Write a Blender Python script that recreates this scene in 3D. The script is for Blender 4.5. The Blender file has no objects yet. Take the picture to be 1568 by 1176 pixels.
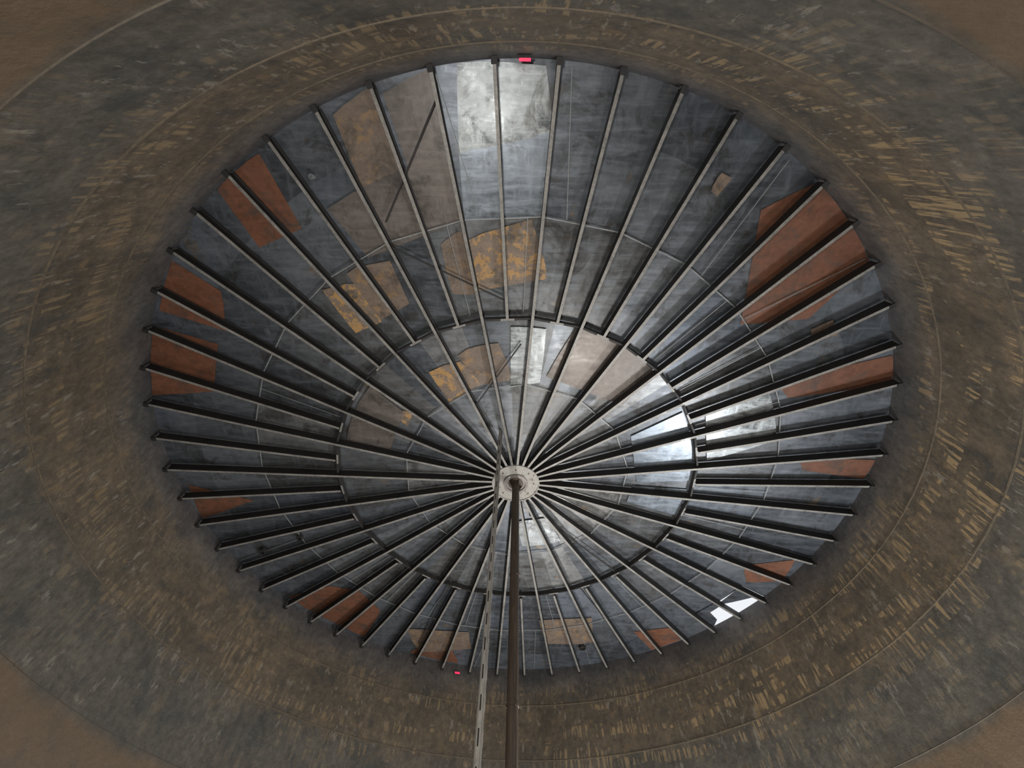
import bpy, bmesh, math, random
from mathutils import Vector, Matrix
random.seed(11)
S=bpy.context.scene
S.view_settings.view_transform='Standard'
R=10.0; CAMZ=1.6; D=8.5463; ZB=CAMZ+9.0168; H=0.4222; PHI0=math.degrees(-0.0476); RP=5.19; RS=7.4
STEP=360/56
def rz(r,dz=0): return ZB+H*(1-r/R)+dz
DECK=0.15; BOT=-0.145
def P(r,phi,dz=0):
    a=math.radians(phi); return Vector((r*math.sin(a),-r*math.cos(a),rz(r,dz)))
# ---------------- materials
def newmat(name):
    m=bpy.data.materials.new(name); m.use_nodes=True; nt=m.node_tree
    return m,nt,nt.nodes['Principled BSDF']
def N(nt,t,**kw):
    n=nt.nodes.new(t)
    for k,v in kw.items(): setattr(n,k,v)
    return n
def coords(nt,scale=(1,1,1),loc=(0,0,0),rot=(0,0,0)):
    tc=N(nt,'ShaderNodeTexCoord'); mp=N(nt,'ShaderNodeMapping')
    mp.inputs['Scale'].default_value=scale; mp.inputs['Location'].default_value=loc; mp.inputs['Rotation'].default_value=rot
    nt.links.new(tc.outputs['Object'],mp.inputs['Vector']); return mp.outputs['Vector']
def noise(nt,vec,scale,detail=4,rough=.55,dist=0):
    n=N(nt,'ShaderNodeTexNoise'); n.inputs['Scale'].default_value=scale; n.inputs['Detail'].default_value=detail
    n.inputs['Roughness'].default_value=rough; n.inputs['Distortion'].default_value=dist
    nt.links.new(vec,n.inputs['Vector']); return n.outputs['Fac']
def ramp(nt,fac,stops,interp='LINEAR'):
    r=N(nt,'ShaderNodeValToRGB'); cr=r.color_ramp; cr.interpolation=interp
    while len(cr.elements)<len(stops): cr.elements.new(.5)
    for e,(p,c) in zip(cr.elements,stops):
        e.position=p; e.color=(*c,1) if len(c)==3 else c
    nt.links.new(fac,r.inputs['Fac']); return r.outputs['Color']
def g(v): return (v,v,v)
def mix(nt,f,a,b,mode='MIX'):
    m=N(nt,'ShaderNodeMix',data_type='RGBA',blend_type=mode)
    for s,v in ((m.inputs[0],f),(m.inputs[6],a),(m.inputs[7],b)):
        if hasattr(v,'links'): nt.links.new(v,s)
        elif isinstance(v,(int,float)): s.default_value=v
        else: s.default_value=(*v,1)
    return m.outputs[2]
def mth(nt,op,a,b=0):
    m=N(nt,'ShaderNodeMath',operation=op)
    for s,v in ((m.inputs[0],a),(m.inputs[1],b)):
        if hasattr(v,'links'): nt.links.new(v,s)
        else: s.default_value=v
    return m.outputs[0]
def bump(nt,b,h,st=.2,dist=.02):
    n=N(nt,'ShaderNodeBump'); n.inputs['Strength'].default_value=st; n.inputs['Distance'].default_value=dist
    nt.links.new(h,n.inputs['Height']); nt.links.new(n.outputs[0],b.inputs['Normal'])
def steel(name,lo,hi,metal=.4,rlo=.3,rhi=.5,scale=1.2,tint=False,spots=None,streak=(1,1,1),bs=.15,wipe=0,edge=.05):
    m,nt,b=newmat(name)
    v=coords(nt,streak)
    n1=noise(nt,v,scale,6,.65,.6); n2=noise(nt,v,scale*7,3,.6)
    c=ramp(nt,n1,[(.3,lo),(.7,hi)])
    c=mix(nt,ramp(nt,n2,[(.35,g(.0)),(.75,g(.5))]),c,[x*1.5 for x in hi])
    if spots:
        n3=noise(nt,v,scale*1.7,5,.65,.3)
        c=mix(nt,ramp(nt,n3,[(spots[1],g(0)),(spots[1]+edge,g(1))]),c,spots[0])
    if tint:
        a=N(nt,'ShaderNodeAttribute',attribute_name='tint'); c=mix(nt,1.0,c,a.outputs['Color'],'MULTIPLY')
    rf=n1
    if wipe:
        w1=noise(nt,coords(nt,(1.2,9,1),(0,0,0),(0,0,.5)),.8,4,.7,.4); w2=noise(nt,coords(nt,(7,1.3,1),(3,0,0),(0,0,-.2)),.9,4,.7,.4)
        wm=mth(nt,'MULTIPLY',ramp(nt,w1,[(.45,g(0)),(.72,g(1))]),1.0); wm=mth(nt,'MAXIMUM',wm,ramp(nt,w2,[(.5,g(0)),(.75,g(1))]))
        c=mix(nt,mth(nt,'MULTIPLY',wm,wipe),c,[min(1,x*2.4) for x in hi])
        dk=noise(nt,coords(nt,(1,1,1),(4,6,0)),1.3,6,.75,.6)
        c=mix(nt,ramp(nt,dk,[(.53,g(0)),(.64,g(.65))]),c,(.040,.036,.031))
        rf=mth(nt,'ADD',mth(nt,'MULTIPLY',n1,.5),mth(nt,'MULTIPLY',w1,.5))
    nt.links.new(c,b.inputs['Base Color']); b.inputs['Metallic'].default_value=metal
    rr=ramp(nt,rf,[(.35,g(rlo)),(.65,g(rhi))]); nt.links.new(rr,b.inputs['Roughness'])
    bump(nt,b,n2,bs,.01)
    return m
M_deck=steel('mill_scale_plate',(.052,.062,.076),(.090,.101,.116),.48,.24,.50,.7,True,((.12,.10,.08),.64),wipe=.42)
M_rust=steel('rust_plate',(.078,.031,.017),(.130,.052,.027),.0,.45,.7,1.3,spots=((.065,.043,.034),.53),edge=.18,wipe=.15)
M_ochre=steel('ochre_plate',(.11,.088,.07),(.16,.12,.09),.1,.35,.6,2.6,spots=((.34,.20,.075),.50),edge=.06,wipe=.2)
M_ochre2=steel('ochre_worn_plate',(.10,.077,.063),(.14,.105,.08),.1,.35,.6,2.2,spots=((.22,.14,.07),.54),edge=.10,wipe=.2)
M_brown=steel('brown_plate',(.082,.072,.066),(.120,.104,.094),.3,.28,.5,1.0,wipe=.3)
M_bright=steel('scoured_highlight_plate',(.115,.13,.14),(.21,.225,.23),.4,.26,.48,1.2,spots=((.07,.08,.085),.54),edge=.08,wipe=.8)  # roof highlights put into the plate colour, along with scoured smears
M_blue=steel('blue_highlight_plate',(.11,.132,.158),(.165,.19,.218),.5,.25,.44,1.0,wipe=.45)  # lighter blue-grey plates, bluish roof highlight put into the colour
M_seam=steel('seam_lap',(.16,.175,.18),(.25,.26,.26),.3,.4,.6,4)
M_web=steel('rafter_web',(.008,.008,.008),(.018,.016,.015),.0,.55,.75,2)  # near-black: shade on the rafter webs is put into the colour
M_flange=steel('rafter_flange',(.11,.107,.10),(.24,.23,.21),.2,.35,.6,3)  # worn grey, kept pale to paint in light caught from below
M_crown=steel('crown_plate',(.17,.165,.15),(.28,.265,.24),.2,.4,.6,5,spots=((.10,.075,.05),.58))
M_col=steel('column_steel',(.028,.021,.016),(.065,.047,.034),.1,.45,.65,3,spots=((.11,.068,.04),.62),streak=(1,1,.15))
M_pole=steel('pole_steel',(.18,.17,.16),(.29,.28,.255),.3,.35,.55,4,spots=((.15,.11,.08),.62),streak=(1,1,.3))
M_ring=steel('weld_ring',(.06,.052,.043),(.135,.105,.068),.0,.6,.8,2)
M_ringd=steel('weld_ring_dark',(.065,.056,.044),(.09,.074,.056),.0,.6,.8,2)
M_black=steel('nozzle_dark',(.008,.008,.008),(.015,.015,.015),0,.6,.8,2)
M_floor=steel('floor_plate',(.16,.11,.07),(.24,.18,.12),0,.6,.8,.6)
mr,nt,b=newmat('red_marker'); b.inputs['Base Color'].default_value=(.8,.03,.10,1); b.inputs['Emission Color'].default_value=(1,.06,.18,1); b.inputs['Emission Strength'].default_value=.5
# wall
M_wall,nt,b=newmat('shell_wall')
tc=N(nt,'ShaderNodeTexCoord'); sp=N(nt,'ShaderNodeSeparateXYZ'); nt.links.new(tc.outputs['Object'],sp.inputs[0])
zf=mth(nt,'DIVIDE',sp.outputs['Z'],12.0)
wob=mth(nt,'MULTIPLY',mth(nt,'SUBTRACT',noise(nt,coords(nt,(1,1,.8)),1.1,4,.65),.5),.035)
zz=mth(nt,'ADD',zf,wob)
def zs(z): return z/12.0
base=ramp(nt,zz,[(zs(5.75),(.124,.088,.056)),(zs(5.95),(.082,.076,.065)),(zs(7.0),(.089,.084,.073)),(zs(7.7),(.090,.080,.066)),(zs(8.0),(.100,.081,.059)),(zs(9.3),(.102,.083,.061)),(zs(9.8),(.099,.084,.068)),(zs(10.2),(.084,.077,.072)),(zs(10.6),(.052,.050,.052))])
big=noise(nt,coords(nt,(1,1,1.3)),.8,5,.65,.5)
vary=mix(nt,1.0,ramp(nt,big,[(.3,(.62,.66,.69)),(.7,(1.38,1.30,1.2))]),ramp(nt,noise(nt,coords(nt,(1,1,.8)),7,6,.75),[(.3,g(.64)),(.7,g(1.36))]),'MULTIPLY')
fine=noise(nt,coords(nt,(1,1,.8)),7,5,.75)
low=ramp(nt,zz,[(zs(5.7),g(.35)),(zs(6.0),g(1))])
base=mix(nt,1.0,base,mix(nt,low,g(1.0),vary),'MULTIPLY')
strk=noise(nt,coords(nt,(11,11,1.05)),1,3,.6)
strk=ramp(nt,strk,[(.52,g(0)),(.57,g(1))])
msk=noise(nt,coords(nt,(.55,.55,2.3),(3,1,0)),1,3,.6)
msk=ramp(nt,msk,[(.51,g(0)),(.55,g(1))])
zamt=ramp(nt,zf,[(zs(5.9),g(0)),(zs(6.0),g(.15)),(zs(7.0),g(.28)),(zs(7.8),g(.7)),(zs(8.5),g(.8)),(zs(9.4),g(.6)),(zs(10.0),g(.4)),(zs(10.3),g(.03))])
xw=mth(nt,'ADD',mth(nt,'MULTIPLY',sp.outputs['X'],.035),.75)
amt=mth(nt,'MULTIPLY',mth(nt,'MULTIPLY',mth(nt,'MULTIPLY',strk,msk),zamt),xw)
base=mix(nt,amt,base,(.33,.235,.125))
s2=noise(nt,coords(nt,(7,7,2.4),(5,2,9)),1,5,.7); s2=ramp(nt,s2,[(.58,g(0)),(.62,g(.7))])
m2=noise(nt,coords(nt,(.6,.6,1.5),(7,7,2)),1,2,.5); m2=ramp(nt,m2,[(.46,g(0)),(.54,g(1))])
z2=ramp(nt,zf,[(zs(5.9),g(.05)),(zs(6.1),g(.8)),(zs(9.6),g(1)),(zs(10.2),g(.2))])
base=mix(nt,mth(nt,'MULTIPLY',mth(nt,'MULTIPLY',s2,m2),z2),base,(.23,.21,.175))
s3=noise(nt,coords(nt,(1.8,1.8,1.2),(1,8,3)),1,5,.7); s3=ramp(nt,s3,[(.55,g(0)),(.65,g(.6))])
base=mix(nt,mth(nt,'MULTIPLY',s3,low),base,(.046,.044,.040))
bl=noise(nt,coords(nt,(1,1,1),(9,9,9)),1.8,5,.7,.3); blm=ramp(nt,bl,[(.57,g(0)),(.66,g(.5))])
base=mix(nt,mth(nt,'MULTIPLY',blm,zamt),base,(.21,.14,.068))
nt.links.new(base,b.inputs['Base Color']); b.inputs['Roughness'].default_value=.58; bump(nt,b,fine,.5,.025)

# ---------------- mesh helpers
def mkobj(name,vs,fs,mats,mi=None,tint=None,smooth=False,parent=None):
    me=bpy.data.meshes.new(name); me.from_pydata([tuple(v) for v in vs],[],fs)
    for m in mats: me.materials.append(m)
    if mi: me.polygons.foreach_set('material_index',mi)
    if tint:
        ca=me.color_attributes.new('tint','FLOAT_COLOR','CORNER')
        i=0
        for f,t in zip(me.polygons,tint):
            for _ in f.vertices:
                ca.data[i].color=(*t,1); i+=1
    if smooth:
        for p in me.polygons: p.use_smooth=True
    me.update()
    o=bpy.data.objects.new(name,me); S.collection.objects.link(o)
    if parent: o.parent=parent
    return o
class MB:
    def __init__(s): s.v=[];s.f=[];s.m=[]
    def add(s,vs,fs,mi=0):
        o=len(s.v); s.v+=list(vs)
        for q,f in enumerate(fs):
            s.f.append(tuple(i+o for i in f)); s.m.append(mi[q] if isinstance(mi,list) else mi)
    def box(s,a,b_,w,h,mi=0,upv=Vector((0,0,1))):
        d=(b_-a).normalized(); sd=d.cross(upv).normalized(); u=sd.cross(d)
        vs=[p+sd*x*w/2+u*y*h/2 for p in (a,b_) for x,y in ((-1,-1),(1,-1),(1,1),(-1,1))]
        s.add(vs,[(0,1,5,4),(1,2,6,5),(2,3,7,6),(3,0,4,7),(3,2,1,0),(4,5,6,7)],mi)
    def cyl(s,a,b_,r,n=12,mi=0,cap=True):
        d=(b_-a).normalized(); t=Vector((1,0,0)) if abs(d.x)<.9 else Vector((0,1,0)); x=d.cross(t).normalized(); y=d.cross(x)
        vs=[p+(x*math.cos(q*2*math.pi/n)+y*math.sin(q*2*math.pi/n))*r for p in (a,b_) for q in range(n)]
        fs=[(q,(q+1)%n,n+(q+1)%n,n+q) for q in range(n)]
        if cap: fs+=[tuple(range(n))[::-1],tuple(range(n,2*n))]
        s.add(vs,fs,mi)
    def ring(s,r0,r1,z0,z1,n=224,mi=0,c=(0,0)):
        vs=[];fs=[]
        for q in range(n):
            a=q*2*math.pi/n
            for r,z in ((r0,z0),(r1,z0),(r1,z1),(r0,z1)): vs.append(Vector((c[0]+r*math.cos(a),c[1]+r*math.sin(a),z)))
        for q in range(n):
            i=q*4;j=((q+1)%n)*4
            for e in range(4): fs.append((i+e,i+(e+1)%4,j+(e+1)%4,j+e))
        s.add(vs,fs,mi)
    def obj(s,name,mats,**k): return mkobj(name,s.v,s.f,mats,s.m,**k)
# ---------------- shell wall
n=360; vs=[];fs=[]
TOP=ZB+DECK
for q in range(n):
    a=q*2*math.pi/n
    for r,z in ((R,0),(R,TOP),(R+.03,TOP),(R+.03,0)): vs.append((r*math.cos(a),r*math.sin(a),z))
for q in range(n):
    i=q*4;j=((q+1)%n)*4
    for e in range(4): fs.append((i+e,j+e,j+(e+1)%4,i+(e+1)%4))
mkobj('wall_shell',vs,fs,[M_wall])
mb=MB()
for z,h,mi in ((5.92,.004,1),(7.82,.015,0),(9.47,.015,0)): mb.ring(R-.015,R+.005,z-h,z+h,mi=mi)
mb.obj('trim_1',[M_ring,M_ringd])
mb=MB(); mb.add([Vector((R*math.cos(q*math.pi/60),R*math.sin(q*math.pi/60),0)) for q in range(120)],[tuple(range(120))]); mb.obj('floor',[M_floor])
# ---------------- ceiling deck
rings=[(0.0,1.5,14),(1.5,3.3,14),(3.3,RP,28),(RP,RS,28),(RS,9.0,28),(9.0,R+.03,56)]
vs=[];fs=[];tint=[]
for ri,(r0,r1,ns) in enumerate(rings):
    w=360/ns; sub=max(2,int(56/ns)*2)
    for s in range(ns):
        a0=PHI0+s*w
        if ri==5 and s in (19,20): continue
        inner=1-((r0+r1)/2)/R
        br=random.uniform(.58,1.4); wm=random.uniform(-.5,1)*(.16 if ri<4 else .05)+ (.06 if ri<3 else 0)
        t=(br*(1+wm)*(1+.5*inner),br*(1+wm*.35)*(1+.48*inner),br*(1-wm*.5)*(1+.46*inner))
        for q in range(sub):
            b0=a0+w*q/sub;b1=a0+w*(q+1)/sub
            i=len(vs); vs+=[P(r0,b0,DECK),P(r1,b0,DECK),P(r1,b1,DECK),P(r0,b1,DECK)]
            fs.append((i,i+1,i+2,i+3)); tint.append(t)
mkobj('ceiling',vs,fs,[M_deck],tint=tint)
# patch plates
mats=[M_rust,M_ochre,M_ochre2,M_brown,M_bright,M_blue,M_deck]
pat=[(0,[(10,-38),(9.9,-31),(8.5,-33),(8.8,-40)]),(0,[(10,-50),(8.9,-50),(8.5,-56),(9.9,-58)]),(0,[(10,-61),(8.6,-59),(8.5,-69),(10,-73)]),
(0,[(9.8,-91),(8.1,-96),(10,-99)]),(0,[(9.8,-124),(8.2,-127),(7.6,-133),(8.0,-142),(9.8,-144)]),(0,[(9.9,-155),(8.9,-158),(8.7,-163),(9.9,-167)]),
(0,[(9.0,33),(10,36),(10,49),(8.5,52),(7.3,46),(8.1,41)]),(0,[(7.5,62),(10,64),(10,69),(7.6,66)]),(0,[(8.0,82),(10,83),(9.9,87),(8.2,85)]),
(0,[(8.3,114),(9.6,108),(9.9,114),(9.0,118)]),(0,[(8.6,148),(9.1,139),(9.9,140),(9.9,147)]),
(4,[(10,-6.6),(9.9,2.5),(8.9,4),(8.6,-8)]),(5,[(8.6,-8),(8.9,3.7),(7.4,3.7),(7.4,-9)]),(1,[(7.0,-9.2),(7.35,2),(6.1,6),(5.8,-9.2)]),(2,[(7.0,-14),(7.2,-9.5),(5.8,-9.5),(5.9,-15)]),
(1,[(7.3,-38),(7.0,-32),(6.0,-33),(6.1,-40)]),(2,[(7.3,-32),(7.0,-24),(6.0,-25),(6.0,-33)]),(1,[(4.3,-32),(4.2,-20),(3.4,-16),(3.2,-34)]),(2,[(4.4,-20),(4.5,-6),(3.4,-2),(3.4,-16)]),
(1,[(4.2,-54),(3.7,-50),(3.6,-58)]),(2,[(9.8,-21),(10,-15.5),(8.4,-16),(8.4,-22)]),(3,[(9.8,-15),(10,-9),(8.6,-9),(8.4,-15)]),(3,[(8.5,-28),(8.6,-9),(7.4,-9),(7.3,-27)]),
(2,[(6.8,172),(7.1,156),(8.6,159),(8.3,171)]),(2,[(8.4,-151),(7.8,-167),(8.8,-169),(9.6,-157)]),(3,[(5.15,16),(5.1,42),(3.9,46),(3.6,12)]),
(2,[(8.8,25.5),(9.1,25.5),(9.1,27),(8.75,27)]),(2,[(8.5,54),(8.9,54),(8.9,57),(8.4,56)]),
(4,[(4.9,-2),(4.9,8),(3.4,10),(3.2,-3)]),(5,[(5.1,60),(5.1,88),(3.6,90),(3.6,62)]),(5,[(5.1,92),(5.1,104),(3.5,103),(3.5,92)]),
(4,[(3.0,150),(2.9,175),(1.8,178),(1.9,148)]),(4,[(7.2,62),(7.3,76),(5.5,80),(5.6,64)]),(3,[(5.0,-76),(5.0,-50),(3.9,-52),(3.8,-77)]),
(6,[(8.9,119.2),(9.0,126),(9.15,126.0),(9.8,119.3)]),(6,[(8.9,129.4),(8.9,132.6),(10.02,132.6),(9.7,130.2)]),(6,[(8.9,125.6),(8.9,130),(9.2,130),(9.15,125.6)])]
mb=MB()
for pi,(mi,pl) in enumerate(pat):
    pts=[]
    for q in range(len(pl)):
        (r0,a0),(r1,a1)=pl[q],pl[(q+1)%len(pl)]
        for t in (0,.25,.5,.75):
            jr=random.uniform(-.05,.05) if mi in (0,1,2) else 0
            pts.append(P(min(9.99 if mi!=6 else 10.02,r0+(r1-r0)*t+jr),a0+(a1-a0)*t+jr*3,DECK-.008-.0012*pi))
    bm=bmesh.new(); vv=[bm.verts.new(p) for p in pts]
    bm.faces.new(vv); bmesh.ops.triangulate(bm,faces=bm.faces[:],ngon_method='EAR_CLIP'); bm.verts.index_update()
    mb.add([v.co.copy() for v in bm.verts],[tuple(v.index for v in f.verts) for f in bm.faces],mi); bm.free()
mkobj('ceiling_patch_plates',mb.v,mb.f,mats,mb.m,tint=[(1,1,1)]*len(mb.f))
# seams
mb=MB()
for rr,ns in ((RS,28),(3.3,14)):
    for s in range(ns):
        a=P(rr,PHI0+STEP+s*360/ns,DECK-.06); b_=P(rr,PHI0+STEP+(s+1)*360/ns,DECK-.06); mb.box(a,b_,.024,.016)
for s in range(28):
    a=PHI0+STEP*2*s+STEP*random.uniform(.3,.7)
    if random.random()<.6: mb.box(P(RP+.1,a,DECK-.055),P(RS,a+random.uniform(-.5,.5),DECK-.055),.014,.008)
    a=PHI0+STEP*2*s+STEP*random.uniform(1.3,1.7)
    if random.random()<.35 and not 118<(a%360)<134: mb.box(P(RS,a,DECK-.055),P(9.9,a+random.uniform(-3,3),DECK-.055),.014,.008)
mb.obj('ceiling_lap_seams',[M_seam])
# ---------------- rafters
mb=MB()
tw=.014
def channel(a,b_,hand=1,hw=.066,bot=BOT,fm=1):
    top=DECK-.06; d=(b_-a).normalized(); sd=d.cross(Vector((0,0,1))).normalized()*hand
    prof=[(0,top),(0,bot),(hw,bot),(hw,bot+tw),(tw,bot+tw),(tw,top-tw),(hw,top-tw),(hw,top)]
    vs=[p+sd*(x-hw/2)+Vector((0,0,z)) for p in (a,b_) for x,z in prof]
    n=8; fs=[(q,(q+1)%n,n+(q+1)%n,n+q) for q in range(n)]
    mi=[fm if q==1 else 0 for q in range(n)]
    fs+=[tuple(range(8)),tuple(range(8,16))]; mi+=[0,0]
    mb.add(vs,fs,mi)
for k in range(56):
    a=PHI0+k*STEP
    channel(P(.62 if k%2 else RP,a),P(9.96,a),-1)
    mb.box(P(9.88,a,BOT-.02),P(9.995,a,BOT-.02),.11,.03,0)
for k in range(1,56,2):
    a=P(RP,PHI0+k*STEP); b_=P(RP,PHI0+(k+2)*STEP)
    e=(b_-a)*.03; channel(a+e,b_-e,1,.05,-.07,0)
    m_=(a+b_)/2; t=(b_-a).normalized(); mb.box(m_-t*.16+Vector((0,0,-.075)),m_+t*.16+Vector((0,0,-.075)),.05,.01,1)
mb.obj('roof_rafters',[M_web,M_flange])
# column (crown plate carried on top as its part)
mb=MB(); zc=rz(0,BOT)
mb.cyl(Vector((0,0,.02)),Vector((0,0,zc-.005)),.105,28,0)
for a in (math.radians(-70),math.radians(150)):
    c=Vector((math.cos(a),math.sin(a),0))*.108; mb.box(c,c+Vector((0,0,zc-.05)),.03,.012,1,upv=Vector((1,0,.001)))
for z in (2.6,5.2,7.8): mb.ring(.1,.118,z,z+.05,28,0)
mb.ring(.10,.22,zc-.05,zc-.03,32,0); mb.ring(0.0,.4,0.0,.03,32,0)
for q in range(4):
    a=q*math.pi/2+.5; c=Vector((math.cos(a),math.sin(a),0)); s_=Vector((-c.y,c.x,0))*.008
    v=[c*.1+Vector((0,0,zc-.05)),c*.21+Vector((0,0,zc-.05)),c*.1+Vector((0,0,zc-.3))]
    mb.add([p-s_ for p in v]+[p+s_ for p in v],[(0,1,2),(3,5,4),(0,3,4,1),(1,4,5,2),(2,5,3,0)],0)
colo=mb.obj('center_column',[M_col,M_brown])
mb=MB()
mb.ring(.16,.70,zc-.03,zc-.002,96,0); mb.ring(.29,.36,zc-.06,zc-.03,64,1); mb.ring(.67,.70,zc-.05,zc-.03,96,0); mb.ring(.16,.29,zc-.034,zc-.03,64,1)
for q in range(8):
    a=q*math.pi/4; c=Vector((math.cos(a),math.sin(a),0))
    mb.cyl(c*.53+Vector((0,0,zc-.055)),c*.53+Vector((0,0,zc-.03)),.022,6,1)
mb.obj('crown_plate',[M_crown,M_brown],parent=colo)
# slotted gauge pole
px,py=-.44,-1.73; ztop=rz(1.8,DECK-.05); rp=.054; nn=16; dz=.05; vs=[];fs=[]
nz=int((ztop)/dz)
for i in range(nz+1):
    for q in range(nn):
        a=q*2*math.pi/nn; vs.append((px+rp*math.cos(a),py+rp*math.sin(a),i*ztop/nz))
for i in range(nz):
    for q in range(nn):
        if (q%4==3) and (i+(q//4%2)*4)%8 in (0,1,2,3) and i<nz-8: continue
        fs.append((i*nn+q,i*nn+(q+1)%nn,(i+1)*nn+(q+1)%nn,(i+1)*nn+q))
o=mkobj('slotted_gauge_pole',vs,fs,[M_pole]); so=o.modifiers.new('s','SOLIDIFY'); so.thickness=.006; so.offset=-1
# braces
mb=MB()
br=[((9.6,-9),(7.8,-21)),((7.3,-22),(5.6,-3)),((4.5,1),(2.9,-22)),((5.3,154),(10,151)),((2.0,148),(5.4,138)),((5.0,-154),(9.1,-156))]
for p,q in br: mb.box(P(p[0]*.998,p[1],.02),P(q[0]*.998,q[1],.02),.03,.03,0)
mb.obj('roof_bracing',[M_web])
# nozzles
for i,(r,a,s) in enumerate([(8.7,162,.14),(1.5,160,.08),(8.9,-110,.13),(7.4,-109,.10),(9.1,-27,.05)]):
    mb=MB(); c=P(r,a,DECK-.07)
    mb.ring(s*.7,s,c.z-.06,c.z+.05,28,0,(c.x,c.y)); mb.cyl(c+Vector((0,0,.0)),c+Vector((0,0,.04)),s*.72,24,1)
    mb.obj('roof_nozzle',[M_web if i!=4 else M_seam,M_black if i!=4 else M_seam])
for (a,w) in ((0.3,.20),(-167,.2)):
    ar=math.radians(a); c=P(9.93,a,BOT-.06); t=Vector((math.cos(ar),math.sin(ar),0))
    mb=MB(); mb.box(c-t*w/2,c+t*w/2,.05,.06,0); nn_=Vector((math.sin(ar),-math.cos(ar),0))
    mb.box(c-t*w*.6+nn_*.03,c+t*w*.6+nn_*.03,.03,.10,1); mb.obj('red_marker_lamp',[mr,M_web])
# manways (entry openings in the shell) with lamps
def manway(az,power,col=(1,.98,.95),z=.95,size=1.0,aim=(0,0,9)):
    ar=math.radians(az); d=Vector((math.sin(ar),-math.cos(ar),0)); t=Vector((math.cos(ar),math.sin(ar),0))
    mb=MB(); n_=32; vs=[];fs=[]
    for q in range(n_):
        b0=q*2*math.pi/n_; e=t*math.cos(b0)+Vector((0,0,1))*math.sin(b0)
        for r,o_ in ((.5,0),(.6,0),(.6,.12),(.5,.12)): vs.append(d*(R-.02-o_)+Vector((0,0,z))+e*r)
    for q in range(n_):
        i=q*4;j=((q+1)%n_)*4
        for e in range(4): fs.append((i+e,i+(e+1)%4,j+(e+1)%4,j+e))
    mb.add(vs,fs,0); mb.obj('manway_frame',[M_ring])
    l=bpy.data.lights.new('manway_light','AREA'); l.shape='DISK'; l.size=size; l.energy=power; l.color=col
    o=bpy.data.objects.new('manway_light',l); S.collection.objects.link(o); o.location=d*(R-.25)+Vector((0,0,z))
    o.rotation_euler=(Vector(aim)-o.location).to_track_quat('-Z','Y').to_euler()
manway(-8,660,(1,.97,.92),aim=(0,2,10)); manway(116,1400,(.95,.975,1),aim=(-1,-2.5,10),size=1.6); manway(171,560,(1,.98,.96),aim=(0,-2,9))
l=bpy.data.lights.new('fill_light','AREA'); l.shape='DISK'; l.size=2.0; l.energy=580; l.color=(1,.96,.90)  # added upward fill near the floor to even out the wall
o=bpy.data.objects.new('fill_light',l); S.collection.objects.link(o); o.location=(2.6,1.4,.4); o.rotation_euler=(math.pi,0,0)
# ---------------- world
w=bpy.data.worlds.new('world'); S.world=w; w.use_nodes=True
w.node_tree.nodes['Background'].inputs[0].default_value=(.93,.96,1,1); w.node_tree.nodes['Background'].inputs[1].default_value=.95
# ---------------- camera
cd=bpy.data.cameras.new('camera'); cam=bpy.data.objects.new('camera',cd); S.collection.objects.link(cam)
cd.sensor_width=36; cd.sensor_fit='HORIZONTAL'; cd.lens=634.33/1568*36; cd.clip_end=200; cd.clip_start=.02
al=1.0614; yaw=-0.0256
fwd=Vector((math.sin(yaw)*math.cos(al),math.cos(yaw)*math.cos(al),math.sin(al)))
right=fwd.cross(Vector((0,0,1))).normalized(); up=right.cross(fwd)
B=Matrix((right,up,-fwd)).transposed()@Matrix.Rotation(.0369,3,'Z')
cam.matrix_world=Matrix.Translation((0,-D,CAMZ))@B.to_4x4()
S.camera=cam
